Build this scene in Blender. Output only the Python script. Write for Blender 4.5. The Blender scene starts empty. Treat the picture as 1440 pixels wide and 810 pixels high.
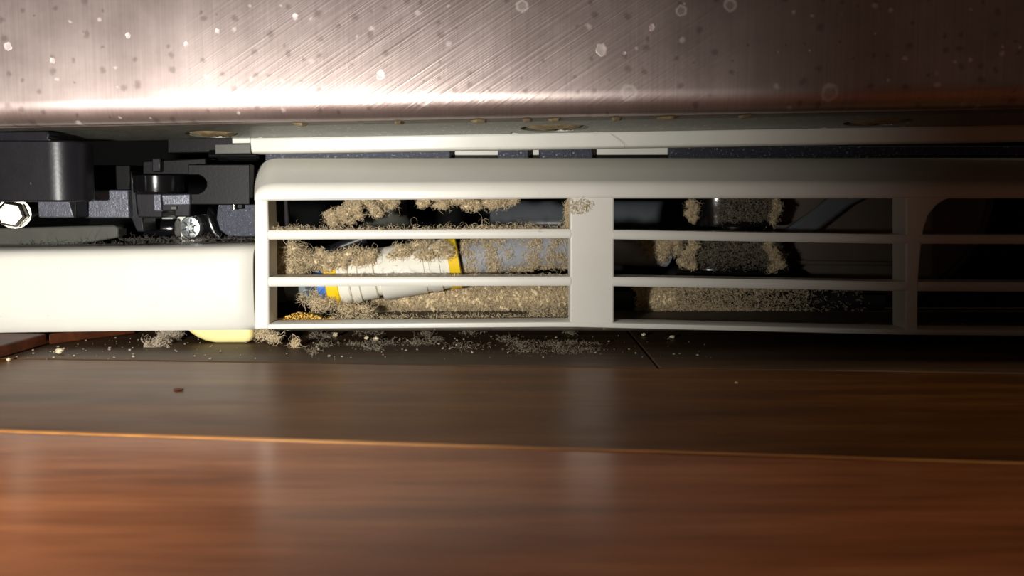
import bpy, bmesh, math, random
import numpy as np
from mathutils import Vector, Matrix, noise

sc = bpy.context.scene
C = sc.collection

# ------------------------------------------------------------------ camera
F = 1100.0                 # focal length in pixels of the 1440 wide frame
CAM_Z = 0.057              # lens height over the floor (m)
PITCH = math.radians(4.0)  # looking slightly down
HORIZON = 270.0            # pixel row of the horizon
PY = HORIZON + F * math.tan(PITCH)   # row of the optical axis
cam_data = bpy.data.cameras.new('camera')
cam = bpy.data.objects.new('camera', cam_data)
C.objects.link(cam)
cam_data.sensor_fit = 'HORIZONTAL'
cam_data.sensor_width = 36.0
cam_data.lens = 36.0 * F / 1440.0
cam_data.shift_y = -(405.0 - PY) / 1440.0
cam_data.clip_start = 0.005
cam_data.clip_end = 20
cam.location = (0, 0, CAM_Z)
cam.rotation_euler = (math.radians(90) - PITCH, 0, 0)
cam_data.dof.use_dof = True
cam_data.dof.focus_distance = 0.285
cam_data.dof.aperture_fstop = 15.0
sc.camera = cam

# ------------------------------------------------------------------ world, lamp, exposure
w = bpy.data.worlds.new('dim_room')
sc.world = w
w.use_nodes = True
w.node_tree.nodes['Background'].inputs[0].default_value = (1.0, 0.62, 0.46, 1)
w.node_tree.nodes['Background'].inputs[1].default_value = 0.03

def spot(name, loc, aim, power, size_deg, blend, radius, col):
    d = bpy.data.lights.new(name, 'SPOT')
    d.energy = power; d.spot_size = math.radians(size_deg); d.spot_blend = blend
    d.shadow_soft_size = radius; d.color = col
    o = bpy.data.objects.new(name, d); C.objects.link(o)
    o.location = loc
    o.rotation_euler = (Vector(aim) - Vector(loc)).to_track_quat('-Z', 'Y').to_euler()
    return o
torch = spot('pocket_torch', (-0.125, -0.02, 0.049), (-0.160, 0.285, 0.056), 5.8, 100, 1.0, 0.005, (1.0, 0.975, 0.92))
ld = bpy.data.lights.new('ceiling_lamp', 'AREA'); ld.shape = 'DISK'; ld.size = 0.35; ld.energy = 12.0; ld.color = (1.0, 0.80, 0.60)
lo = bpy.data.objects.new('ceiling_lamp', ld); C.objects.link(lo); lo.location = (0.5, -0.25, 2.3)

sc.view_settings.view_transform = 'Standard'
sc.view_settings.look = 'None'
sc.view_settings.gamma = 1
sc.view_settings.exposure = 0.0
sc.view_settings.use_curve_mapping = False

# ------------------------------------------------------------------ pixel -> place
_cp, _sp = math.cos(PITCH), math.sin(PITCH)
def ray(x, y):
    a = (x - 720.0) / F; b = -(y - PY) / F
    return Vector((a, _cp + b * _sp, -_sp + b * _cp))
def P(x, y, Y):
    d = ray(x, y); k = Y / d.y
    return Vector((d.x * k, Y, CAM_Z + d.z * k))
def G(x, y, z=0.0):
    d = ray(x, y); k = (z - CAM_Z) / d.z
    return Vector((d.x * k, d.y * k, z))
def ZY(y, Y):
    return P(720, y, Y).z

# ------------------------------------------------------------------ materials
MATS = {}
def nodes_of(m):
    m.use_nodes = True
    return m.node_tree, m.node_tree.nodes['Principled BSDF']
def lin(r, g, b):
    f = lambda c: (c / 255 / 12.92) if c / 255 <= 0.04045 else ((c / 255 + 0.055) / 1.055) ** 2.4
    return (f(r), f(g), f(b), 1)
def ramp(nt, stops, fac):
    r = nt.nodes.new('ShaderNodeValToRGB')
    e = r.color_ramp.elements
    while len(e) < len(stops): e.new(0.5)
    for el, (p, c) in zip(e, stops):
        el.position = p; el.color = c if len(c) == 4 else (*c, 1)
    nt.links.new(fac, r.inputs[0])
    return r.outputs[0]
def coords(nt, scale=(1, 1, 1), rot=(0, 0, 0), kind='Object', off=None):
    t = nt.nodes.new('ShaderNodeTexCoord'); mp = nt.nodes.new('ShaderNodeMapping')
    mp.inputs['Scale'].default_value = scale; mp.inputs['Rotation'].default_value = rot
    nt.links.new(t.outputs[kind], mp.inputs[0])
    if off is not None: nt.links.new(off, mp.inputs['Location'])
    return mp.outputs[0]
def noise_t(nt, vec, scale, detail=4, rough=0.55, out='Fac'):
    n = nt.nodes.new('ShaderNodeTexNoise')
    n.inputs['Scale'].default_value = scale; n.inputs['Detail'].default_value = detail; n.inputs['Roughness'].default_value = rough
    nt.links.new(vec, n.inputs['Vector'])
    return n.outputs[out]
def voro(nt, vec, scale, out='Distance', rand=1.0):
    n = nt.nodes.new('ShaderNodeTexVoronoi')
    n.inputs['Scale'].default_value = scale; n.inputs['Randomness'].default_value = rand
    nt.links.new(vec, n.inputs['Vector'])
    return n
def mix(nt, fac, a, b, mode='MIX'):
    m = nt.nodes.new('ShaderNodeMix'); m.data_type = 'RGBA'; m.blend_type = mode
    for sock, v in ((m.inputs[0], fac), (m.inputs[6], a), (m.inputs[7], b)):
        if hasattr(v, 'links'): nt.links.new(v, sock)
        else: sock.default_value = v
    return m.outputs[2]
def math_n(nt, op, a, b=0.0, clamp=False):
    m = nt.nodes.new('ShaderNodeMath'); m.operation = op; m.use_clamp = clamp
    for sock, v in ((m.inputs[0], a), (m.inputs[1], b)):
        if hasattr(v, 'links'): nt.links.new(v, sock)
        else: sock.default_value = v
    return m.outputs[0]
def bump(nt, bs, h, strength, dist):
    b = nt.nodes.new('ShaderNodeBump')
    b.inputs['Strength'].default_value = strength; b.inputs['Distance'].default_value = dist
    nt.links.new(h, b.inputs['Height']); nt.links.new(b.outputs[0], bs.inputs['Normal'])

def simple(name, col, rough=0.5, metal=0.0, var=0.25, vscale=120, bump_s=0.1, bscale=900, spec=0.5, trans=0.0, sss=0.0, fleck=None, fleck_amt=0.6):
    """one colour with soft mottling, fine relief, and optional dirt flecks"""
    m = bpy.data.materials.new(name); nt, bs = nodes_of(m)
    v = coords(nt)
    n = noise_t(nt, v, vscale, 5, 0.6)
    dark = tuple(c * (1 - var) for c in col[:3]) + (1,)
    light = tuple(min(1, c * (1 + var * .5)) for c in col[:3]) + (1,)
    c = ramp(nt, [(0.3, dark), (0.7, light)], n)
    if fleck:
        n2 = noise_t(nt, v, bscale * .6, 3, 0.7)
        k = ramp(nt, [(fleck_amt, (0, 0, 0, 1)), (fleck_amt + .06, (1, 1, 1, 1))], n2)
        c = mix(nt, k, c, fleck)
    nt.links.new(c, bs.inputs['Base Color'])
    bs.inputs['Roughness'].default_value = rough; bs.inputs['Metallic'].default_value = metal
    bs.inputs['Specular IOR Level'].default_value = spec
    bs.inputs['Transmission Weight'].default_value = trans
    if bump_s: bump(nt, bs, noise_t(nt, v, bscale, 3, .6), bump_s, 0.0003)
    MATS[name] = m
    return m

simple('white_plastic', lin(222, 219, 209), 0.38, var=0.04, vscale=60, bump_s=0.04, bscale=1500, fleck=lin(176, 160, 132), fleck_amt=0.70)
simple('liner_plastic', lin(214, 213, 204), 0.3, var=0.05, vscale=80, bump_s=0.03)
simple('cream_plastic', lin(236, 222, 150), 0.42, var=0.08, vscale=90, bump_s=0.08, fleck=lin(170, 120, 40), fleck_amt=0.72)
simple('black_plastic', lin(26, 25, 29), 0.36, var=0.25, vscale=150, bump_s=0.12, bscale=700, spec=0.3, fleck=lin(96, 92, 92), fleck_amt=0.74)
simple('black_satin', lin(9, 9, 10), 0.45, var=0.3, vscale=150, bump_s=0.1, bscale=900, spec=0.18)
simple('black_gloss', lin(14, 14, 16), 0.16, var=0.2, bump_s=0.03)
simple('matt_black', lin(10, 10, 11), 0.8, var=0.3, bump_s=0.05)
simple('grey_plastic', lin(80, 80, 73), 0.45, var=0.15, bump_s=0.08, fleck=lin(120, 112, 96), fleck_amt=0.66)
simple('steel_grain', lin(98, 100, 110), 0.4, 0.5, var=0.25, vscale=300, bump_s=0.45, bscale=1600, fleck=lin(130, 132, 140), fleck_amt=0.6)
simple('blue_steel', lin(52, 55, 66), 0.5, 0.5, var=0.3, vscale=500, bump_s=0.6, bscale=2200, fleck=lin(150, 150, 152), fleck_amt=0.62)
simple('zinc', lin(190, 196, 194), 0.32, 0.85, var=0.45, vscale=420, bump_s=0.3, bscale=800)
simple('bright_steel', lin(196, 195, 184), 0.25, 1.0, var=0.25, vscale=200, bump_s=0.15)
simple('fitting_white', lin(236, 232, 218), 0.32, var=0.05, bump_s=0.03)
simple('fitting_yellow', lin(240, 200, 20), 0.35, var=0.12, bump_s=0.05)
simple('fitting_blue', lin(70, 120, 200), 0.4)
simple('grey_tube', lin(158, 160, 166), 0.35, var=0.12, vscale=200, bump_s=0.05)
simple('clear_tube', lin(120, 132, 136), 0.3, var=0.1, bump_s=0.03)
simple('drum_grey', lin(96, 100, 104), 0.22, var=0.2, vscale=40, bump_s=0.04)
simple('drum_brown', lin(96, 86, 76), 0.3, var=0.2, vscale=30, bump_s=0.04)
simple('pan_grey', lin(74, 66, 54), 0.6, var=0.4, vscale=160, bump_s=0.4, bscale=800, fleck=lin(150, 136, 110), fleck_amt=0.66)
simple('dust', lin(244, 218, 180), 0.95, var=0.4, vscale=1500, bump_s=0, spec=0.1)
simple('dust_grey', lin(212, 196, 172), 0.95, var=0.5, vscale=1500, bump_s=0, spec=0.1)
simple('dust_ash', lin(158, 146, 126), 0.95, var=0.6, vscale=900, bump_s=0, spec=0.1)
simple('dust_dark', lin(104, 98, 92), 0.95, var=0.5, vscale=400, bump_s=0, spec=0.1)
simple('crumb', lin(240, 190, 92), 0.7, var=0.5, vscale=700, bump_s=0.2)
simple('pale_crumb', lin(222, 206, 172), 0.75, var=0.3, vscale=300, bump_s=0.2)
simple('glue', lin(150, 132, 96), 0.6, var=0.4, vscale=500, bump_s=0.5, bscale=900)
simple('underside_paint', lin(112, 112, 104), 0.4, 0.35, var=0.25, vscale=140, bump_s=0.25, bscale=1200, fleck=lin(222, 220, 206), fleck_amt=0.63)
simple('water_mark', lin(206, 192, 188), 0.5, 0.3, var=0.15, vscale=900, bump_s=0.1)
simple('hem_paint', lin(98, 90, 80), 0.5, 0.2, var=0.35, vscale=160, bump_s=0.3, bscale=700)

def make_wood(name, c1, c2, c3, rough=0.2, spec=0.5):
    m = bpy.data.materials.new(name); nt, bs = nodes_of(m)
    oi = nt.nodes.new('ShaderNodeObjectInfo')
    cx = nt.nodes.new('ShaderNodeCombineXYZ')
    nt.links.new(math_n(nt, 'MULTIPLY', oi.outputs['Random'], 7.0), cx.inputs[0])
    nt.links.new(math_n(nt, 'MULTIPLY', oi.outputs['Random'], 3.0), cx.inputs[1])
    v = coords(nt, (1.0, 13.0, 8.0), off=cx.outputs[0])
    n = noise_t(nt, v, 9.0, 7, 0.62)
    c = ramp(nt, [(0.3, c1), (0.52, c2), (0.72, c3)], n)
    vf = coords(nt, (1.0, 30.0, 8.0), off=cx.outputs[0])
    nf = noise_t(nt, vf, 40.0, 4, 0.6)
    pores = ramp(nt, [(0.35, (0.55, 0.5, 0.5, 1)), (0.55, (1, 1, 1, 1))], nf)
    c = mix(nt, 0.6, c, pores, 'MULTIPLY')
    tone = nt.nodes.new('ShaderNodeHueSaturation')
    nt.links.new(c, tone.inputs['Color'])
    nt.links.new(math_n(nt, 'ADD', math_n(nt, 'MULTIPLY', oi.outputs['Random'], 0.25), 0.88), tone.inputs['Value'])
    nt.links.new(tone.outputs[0], bs.inputs['Base Color'])
    r = noise_t(nt, coords(nt, (1, 3, 1)), 35, 4)
    rr = nt.nodes.new('ShaderNodeMapRange'); rr.inputs['To Min'].default_value = rough - .05; rr.inputs['To Max'].default_value = rough + .08
    nt.links.new(r, rr.inputs[0]); nt.links.new(rr.outputs[0], bs.inputs['Roughness'])
    bs.inputs['Specular IOR Level'].default_value = spec
    bump(nt, bs, nf, 0.12, 0.0002)
    MATS[name] = m
make_wood('wood', lin(112, 66, 37), lin(148, 90, 54), lin(172, 113, 72))
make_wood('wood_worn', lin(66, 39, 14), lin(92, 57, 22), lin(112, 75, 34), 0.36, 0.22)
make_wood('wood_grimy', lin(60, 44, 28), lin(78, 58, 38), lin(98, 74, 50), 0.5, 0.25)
make_wood('wood_edge', lin(150, 100, 50), lin(176, 122, 66), lin(190, 140, 84), 0.35)
make_wood('wood_red', lin(56, 26, 12), lin(74, 36, 17), lin(92, 48, 24), 0.5, .2)

def make_stainless():
    m = bpy.data.materials.new('stainless'); nt, bs = nodes_of(m)
    v = coords(nt)
    brush = noise_t(nt, coords(nt, (1500, 60, 14)), 1.0, 4, 0.6)          # vertical brush lines
    rot = nt.nodes.new('ShaderNodeMapping'); rot.inputs['Rotation'].default_value = (0, math.radians(33), 0)
    nt.links.new(v, rot.inputs[0])
    sc_ = nt.nodes.new('ShaderNodeMapping'); sc_.inputs['Scale'].default_value = (22, 30, 1500)
    nt.links.new(rot.outputs[0], sc_.inputs[0])
    diag = noise_t(nt, sc_.outputs[0], 1.0, 3, 0.5)                        # wiping scratches
    far_ = nt.nodes.new('ShaderNodeVectorMath'); far_.operation = 'DISTANCE'; far_.inputs[1].default_value = (-0.01, 0.0, 0.03)
    nt.links.new(v, far_.inputs[0])
    area = ramp(nt, [(0.2, (1, 1, 1, 1)), (0.75, (0.0, 0.0, 0.0, 1))], math_n(nt, 'MULTIPLY', far_.outputs['Value'], 7.0))
    diag = math_n(nt, 'MULTIPLY', math_n(nt, 'POWER', diag, 3.0), area)
    cloud = noise_t(nt, v, 26, 5, 0.65)
    base = ramp(nt, [(0.3, lin(172, 155, 150)), (0.7, lin(204, 187, 182))], cloud)
    base = mix(nt, 0.25, base, ramp(nt, [(0.35, (0.55, 0.55, 0.55, 1)), (0.65, (1, 1, 1, 1))], brush), 'MULTIPLY')
    sep = nt.nodes.new('ShaderNodeSeparateXYZ'); nt.links.new(v, sep.inputs[0])
    flat = nt.nodes.new('ShaderNodeCombineXYZ')
    nt.links.new(sep.outputs[0], flat.inputs[0]); nt.links.new(sep.outputs[2], flat.inputs[1])
    nz = nt.nodes.new('ShaderNodeTexNoise'); nz.inputs['Scale'].default_value = 500
    nt.links.new(v, nz.inputs['Vector'])
    sub = nt.nodes.new('ShaderNodeVectorMath'); sub.operation = 'SCALE'; sub.inputs['Scale'].default_value = 0.0016
    vw = nt.nodes.new('ShaderNodeVectorMath'); vw.operation = 'ADD'
    nt.links.new(nz.outputs['Color'], sub.inputs[0]); nt.links.new(flat.outputs[0], vw.inputs[0]); nt.links.new(sub.outputs[0], vw.inputs[1])
    def cells(scale, lo, stops):
        n = voro(nt, vw.outputs[0], scale); n.voronoi_dimensions = '2D'
        sp = nt.nodes.new('ShaderNodeSeparateColor'); nt.links.new(n.outputs['Color'], sp.inputs[0])
        pick = ramp(nt, [(lo, (0, 0, 0, 1)), (lo + .03, (1, 1, 1, 1))], sp.outputs[0])
        size = math_n(nt, 'ADD', math_n(nt, 'MULTIPLY', sp.outputs[1], 1.2), 0.5)
        dist = math_n(nt, 'DIVIDE', n.outputs['Distance'], size)
        return math_n(nt, 'MULTIPLY', ramp(nt, stops, dist), pick)
    W, K = (1, 1, 1, 1), (0, 0, 0, 1)
    dk = cells(190, .62, [(0.06, W), (0.19, K)])                           # dark drip spots
    base = mix(nt, math_n(nt, 'MULTIPLY', dk, 0.38), base, lin(84, 68, 64))
    G_ = (.3, .3, .3, 1)
    wk = math_n(nt, 'MAXIMUM', cells(64, .86, [(0.0, G_), (0.06, G_), (0.085, W), (0.10, W), (0.13, K)]), cells(210, .90, [(0.06, W), (0.16, K)]))
    base = mix(nt, math_n(nt, 'MULTIPLY', wk, 0.5), base, lin(226, 214, 210))   # pale dried drops
    nt.links.new(base, bs.inputs['Base Color'])
    nt.links.new(math_n(nt, 'SUBTRACT', 0.86, math_n(nt, 'MULTIPLY', wk, 0.35)), bs.inputs['Metallic'])
    rr = nt.nodes.new('ShaderNodeMapRange'); rr.inputs['To Min'].default_value = 0.37; rr.inputs['To Max'].default_value = 0.47
    nt.links.new(cloud, rr.inputs[0]); nt.links.new(rr.outputs[0], bs.inputs['Roughness'])
    bs.inputs['Anisotropic'].default_value = 0.6
    tg = nt.nodes.new('ShaderNodeCombineXYZ'); tg.inputs[0].default_value = 1.0
    nt.links.new(tg.outputs[0], bs.inputs['Tangent'])
    h = math_n(nt, 'ADD', math_n(nt, 'MULTIPLY', brush, 0.35), math_n(nt, 'MULTIPLY', diag, 2.6))
    bump(nt, bs, h, 0.25, 0.00012)
    MATS['stainless'] = m
make_stainless()

# ------------------------------------------------------------------ builders
WORLD = {}
def tag(o, label=None, cat=None, group=None, kind=None):
    if label: o['label'] = label
    if cat: o['category'] = cat
    if group: o['group'] = group
    if kind: o['kind'] = kind
    return o
def empty(name, loc, label=None, cat=None, group=None, kind=None):
    o = bpy.data.objects.new(name, None); C.objects.link(o)
    o.empty_display_size = 0.01; o.location = loc; WORLD[o.name] = Vector(loc)
    return tag(o, label, cat, group, kind)

class MB:
    def __init__(s): s.v = []; s.f = []
    def add(s, vs, fs):
        b = len(s.v); s.v += [Vector(p) for p in vs]; s.f += [tuple(i + b for i in f) for f in fs]; return s
    def box(s, x0, x1, y0, y1, z0, z1):
        return s.add([(x, y, z) for x in (x0, x1) for y in (y0, y1) for z in (z0, z1)],
                     [(0, 1, 3, 2), (4, 6, 7, 5), (0, 4, 5, 1), (2, 3, 7, 6), (0, 2, 6, 4), (1, 5, 7, 3)])
    def slab(s, poly, Y0, Y1):
        """pixel outline standing at depth Y0, thickened straight back to Y1"""
        a = [P(x, y, Y0) for x, y in poly]
        b = [Vector((p.x, Y1, p.z)) for p in a]
        n = len(a)
        return s.add(a + b, [tuple(range(n)), tuple(range(2 * n - 1, n - 1, -1))] + [(i, i + n, (i + 1) % n + n, (i + 1) % n) for i in range(n)])
    def prism(s, foot, z0, z1):
        a = [Vector((x, y, z0)) for x, y in foot]; b = [Vector((x, y, z1)) for x, y in foot]; n = len(a)
        return s.add(a + b, [tuple(range(n)), tuple(range(2 * n - 1, n - 1, -1))] + [(i, i + n, (i + 1) % n + n, (i + 1) % n) for i in range(n)])
    def tube(s, pts, rads, seg=20, caps=True, up=(0, 0, 1)):
        """round tube along a list of points with a radius at each"""
        pts = [Vector(p) for p in pts]
        if not hasattr(rads, '__len__'): rads = [rads] * len(pts)
        b = len(s.v); up = Vector(up); prev = None
        for i, p in enumerate(pts):
            t = (pts[min(i + 1, len(pts) - 1)] - pts[max(i - 1, 0)])
            t = t.normalized() if t.length > 1e-9 else prev
            prev = t
            a = t.cross(up if abs(t.z) < .9 else Vector((0, 1, 0))).normalized(); c = t.cross(a)
            for k in range(seg):
                q = 2 * math.pi * k / seg
                s.v.append(p + (a * math.cos(q) + c * math.sin(q)) * rads[i])
        for i in range(len(pts) - 1):
            for k in range(seg):
                s.f.append((b + i * seg + k, b + i * seg + (k + 1) % seg, b + (i + 1) * seg + (k + 1) % seg, b + (i + 1) * seg + k))
        if caps:
            s.f.append(tuple(b + k for k in range(seg - 1, -1, -1)))
            e = b + (len(pts) - 1) * seg
            s.f.append(tuple(e + k for k in range(seg)))
        return s
    def sweep(s, profiles, close=True, caps=True):
        """rings of equal length joined in order"""
        n = len(profiles[0]); b = len(s.v)
        for pr in profiles: s.v += [Vector(p) for p in pr]
        for i in range(len(profiles) - 1):
            for k in range(n if close else n - 1):
                k2 = (k + 1) % n
                s.f.append((b + i * n + k, b + i * n + k2, b + (i + 1) * n + k2, b + (i + 1) * n + k))
        if caps and close:
            s.f.append(tuple(b + k for k in range(n - 1, -1, -1)))
            e = b + (len(profiles) - 1) * n
            s.f.append(tuple(e + k for k in range(n)))
        return s
    def lump(s, c, r, seed=0, rough=0.25, sub=3, freq=2.2):
        bm = bmesh.new(); bmesh.ops.create_icosphere(bm, subdivisions=sub, radius=1)
        b = len(s.v)
        for v in bm.verts:
            d = v.co.normalized()
            k = 1 + rough * noise.noise(d * freq + Vector((seed * 3.7, seed, -seed))) + rough * .5 * noise.noise(d * freq * 3 + Vector((seed, 5, seed)))
            s.v.append(Vector((c[0] + d.x * r[0] * k, c[1] + d.y * r[1] * k, c[2] + d.z * r[2] * k)))
        for f in bm.faces: s.f.append(tuple(b + v.index for v in f.verts))
        bm.free(); return s
    def build(s, name, mat, parent=None, bevel=0, smooth=True, seg=2, angle=35, solid=0, label=None, kind=None):
        vs = np.array([tuple(v) for v in s.v])
        cen = Vector(((vs[:, 0].min() + vs[:, 0].max()) / 2, (vs[:, 1].min() + vs[:, 1].max()) / 2, vs[:, 2].min()))
        me = bpy.data.meshes.new(name)
        me.from_pydata([tuple(v - cen) for v in s.v], [], s.f)
        bm = bmesh.new(); bm.from_mesh(me)
        bmesh.ops.recalc_face_normals(bm, faces=bm.faces)
        bm.to_mesh(me); bm.free()
        me.materials.append(MATS[mat])
        o = bpy.data.objects.new(name, me); C.objects.link(o)
        base = Vector((0, 0, 0))
        if parent is not None:
            o.parent = parent; base = WORLD[parent.name]
        o.location = cen - base; WORLD[o.name] = cen
        if solid:
            md = o.modifiers.new('thick', 'SOLIDIFY'); md.thickness = solid; md.offset = -1
        if bevel:
            md = o.modifiers.new('bevel', 'BEVEL'); md.width = bevel; md.segments = seg; md.limit_method = 'ANGLE'; md.angle_limit = math.radians(angle)
        if smooth:
            for p in me.polygons: p.use_smooth = True
            if hasattr(me, 'set_sharp_from_angle'): me.set_sharp_from_angle(angle=math.radians(38))
        if label: o['label'] = label
        if kind: o['kind'] = kind
        return o

def interp(pl, x):
    for (x0, y0), (x1, y1) in zip(pl, pl[1:]):
        if x <= x1 or (x1, y1) == pl[-1]:
            t = (x - x0) / (x1 - x0); return y0 + (y1 - y0) * t
    return pl[-1][1]

# ------------------------------------------------------------------ floor: planks
floor = empty('floor', (0, 0.3, 0), kind='structure')
PT = 0.004
mb = MB().box(-0.9, 0.9, -0.6, 1.1, -0.012, -PT - .0003)
mb.build('subfloor', 'matt_black', floor)
SEAM1 = [(0, 606), (1440, 653)]; SEAM2 = [(0, 504), (910, 515), (1440, 525)]
def seam_y(seam, X):
    """floor depth of a seam at world x"""
    a, b = G(*seam[0]), G(*seam[-1]); t = (X - a.x) / (b.x - a.x); return a.y + (b.y - a.y) * t
GAP = 0.0005
def plank(x0, x1, near, far, mat='wood', zlift=0.0, g0=GAP, g1=GAP):
    mb = MB()
    foot = [(x0 + .0003, near(x0) + g0), (x1 - .0003, near(x1) + g0), (x1 - .0003, far(x1) - g1), (x0 + .0003, far(x0) - g1)]
    mb.prism(foot, -PT, zlift)
    return mb.build('plank', mat, floor, bevel=0.0006, seg=2)
s1 = lambda X: seam_y(SEAM1, X); s2 = lambda X: seam_y(SEAM2, X)
wid = s2(0) - s1(0)
def shift(f, d): return lambda X: f(X) + d
joint = G(908, 495).x
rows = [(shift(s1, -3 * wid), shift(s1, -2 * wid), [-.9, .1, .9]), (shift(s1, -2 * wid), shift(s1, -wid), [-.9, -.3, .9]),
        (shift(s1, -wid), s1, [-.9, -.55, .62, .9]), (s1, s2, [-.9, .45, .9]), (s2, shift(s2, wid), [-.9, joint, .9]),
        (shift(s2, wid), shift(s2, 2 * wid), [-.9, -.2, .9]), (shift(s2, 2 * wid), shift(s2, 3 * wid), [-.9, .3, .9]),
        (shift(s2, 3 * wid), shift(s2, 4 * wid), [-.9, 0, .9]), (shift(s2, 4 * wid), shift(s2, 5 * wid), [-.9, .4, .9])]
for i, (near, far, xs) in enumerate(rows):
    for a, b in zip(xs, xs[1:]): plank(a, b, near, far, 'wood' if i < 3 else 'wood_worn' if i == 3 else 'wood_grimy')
# the pale worn arris along the near seam
mb = MB()
pr = []
for X in np.linspace(-.5, .5, 21):
    y = s1(X); pr.append([(X, y - .0006, -.0015), (X, y - .0006, .0002), (X, y + .0005, .0003), (X, y + .0006, -.0015)])
mb.sweep(pr); mb.build('seam_strip', 'wood_edge', floor, label='pale worn edge along the seam between two floorboards')

# raised board ends at the left under the appliance
t = empty('threshold_board', G(20, 500), 'reddish brown board lying on the floor under the left end of the white panel', 'board')
a0, a1 = G(-80, 528), G(66, 486)
d = (a1 - a0); nrm = Vector((-d.y, d.x, 0)).normalized() * .05
MB().prism([(a0.x, a0.y), (a1.x, a1.y), (a1.x + nrm.x, a1.y + nrm.y), (a0.x + nrm.x, a0.y + nrm.y)], .0003, .0046).build('board', 'wood_red', t, bevel=.0005)
b0, b1 = G(69, 486), G(190, 470)
MB().prism([(b0.x, b0.y), (b1.x, b1.y), (b1.x - .01, b1.y + .05), (b0.x - .01, b0.y + .05)], .0003, .0043).build('board', 'wood_red', t, bevel=.0005)
MB().tube([G(68, 483, .0003), P(62, 470, G(68, 483).y)], [.0007, .0003], 6).build('splinter', 'wood_edge', t)

# ------------------------------------------------------------------ refrigerator body
fr = empty('refrigerator', (0, .5, .0), 'refrigerator with a brushed stainless steel door spotted with dried water drops', 'refrigerator')
MB().box(-.42, .42, .325, .80, .135, .40).build('cabinet', 'matt_black', fr)
MB().box(-.42, .42, .3255, .338, .081, .1349).build('header', 'matt_black', fr)
MB().box(-.42, .42, .74, .76, .0005, .1349).build('back_panel', 'matt_black', fr)
MB().box(-.42, -.40, .34, .74, .0005, .1349).build('side_panel', 'matt_black', fr)
MB().box(.40, .42, .34, .74, .0005, .1349).build('side_panel', 'matt_black', fr)
# base pan: its front lip just behind the grille
zp = ZY(455, .296)
mb = MB().box(P(376, 455, .296).x, .40, .297, .3385, zp - .003, zp)
mb.build('base_pan', 'pan_grey', fr, bevel=.0008)
MB().box(-.3995, .3995, .402, .7395, .0015, .0035).build('rear_tray', 'matt_black', fr)
# painted steel rail under the cabinet front, cut into lengths
RAIL_Y = .3165
for xa, xb in ((372, 634), (700, 744), (758, 834), (941, 1560)):
    top = 205; bot = 230
    MB().slab([(xa, top), (xb, top), (xb, bot), (xa, bot)], RAIL_Y, RAIL_Y + .004).build('steel_rail', 'blue_steel', fr, bevel=.0006)
MB().slab([(600, 203), (960, 203), (960, 217.5), (600, 218.5)], RAIL_Y + .005, RAIL_Y + .008).build('pale_strip', 'liner_plastic', fr, bevel=.0005)
MB().slab([(600, 219.5), (960, 218.5), (960, 232), (600, 232)], RAIL_Y + .005, RAIL_Y + .0075).build('lower_rail', 'black_satin', fr, bevel=.0003)

# ------------------------------------------------------------------ refrigerator door
A = P(0, 176, .250); B = P(1440, 150, .238)
ex = (B - A).normalized(); ey = Vector((-ex.y, ex.x, 0)).normalized(); ez = ex.cross(ey)
door = empty('door', A, 'brushed stainless steel door with dried water spots')
door.parent = fr; door.location = A - WORLD[fr.name]
def D(u, v, w_): return A + ex * u + ey * v + ez * w_
U0, U1 = -.16, .50
R = .0048
RH = .0076
prof = [(.0, .34), (.0, .06), (0.0, .03), (.0, RH + .004)]
for k in range(15):
    q = math.radians(90) * k / 14
    prof.append((R - R * math.cos(q), RH - RH * math.sin(q)))
prof += [(.012, 0.0), (.012, .0012), (.0055, .006), (.0055, .34)]
mb = MB()
mb.sweep([[D(u, v, w_) for v, w_ in prof] for u in np.linspace(U0, U1, 12)])
mb.build('door_skin', 'stainless', door)
MB().sweep([[D(u, v, w_) for v, w_ in ((.0075, -.0002), (.016, -.0004), (.016, .003), (.0075, .003))] for u in np.linspace(U0, U1, 8)]).build('hem', 'hem_paint', door, bevel=.0003)
def u_at(x, y, v):
    """distance along the door where the pixel column x meets the line at depth v"""
    lo, hi = U0, U1
    for _ in range(40):
        m = (lo + hi) / 2; p = D(m, v, 0)
        if 720 + F * p.x / (p.y * _cp - (p.z - CAM_Z) * _sp) < x: lo = m
        else: hi = m
    return (lo + hi) / 2
# larger dried water marks on the door face
rng = random.Random(9)
for x, y, rp in ((846, 70, 8.5), (917, 39, 4.5), (535, 105, 7), (11, 65, 6), (306, 44, 3.5), (180, 50, 4), (74, 85, 4), (262, 62, 4), (415, 23, 4.5), (878, 75, 2.5)):
    dv = ray(x, y); o_ = Vector((0, 0, CAM_Z)); k_ = (A - o_).dot(ey) / dv.dot(ey); q_ = o_ + dv * k_
    uc, wc = (q_ - A).dot(ex), (q_ - A).dot(ez); n = 16; rad = rp * k_ / F
    js = [rng.uniform(.82, 1.12) for _ in range(n)]
    vs = [D(uc + rad * j * f * math.cos(2 * math.pi * i / n), -h_, wc + rad * j * f * 1.15 * math.sin(2 * math.pi * i / n)) for f, h_ in ((1.0, .00002), (.86, .0001), (.7, .00005)) for i, j in enumerate(js)]
    MB().add(vs, [(b_ * n + i, b_ * n + (i + 1) % n, (b_ + 1) * n + (i + 1) % n, (b_ + 1) * n + i) for b_ in (0, 1) for i in range(n)] + [tuple(2 * n + i for i in range(n))]).build('water_mark', 'water_mark', door)
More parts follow.
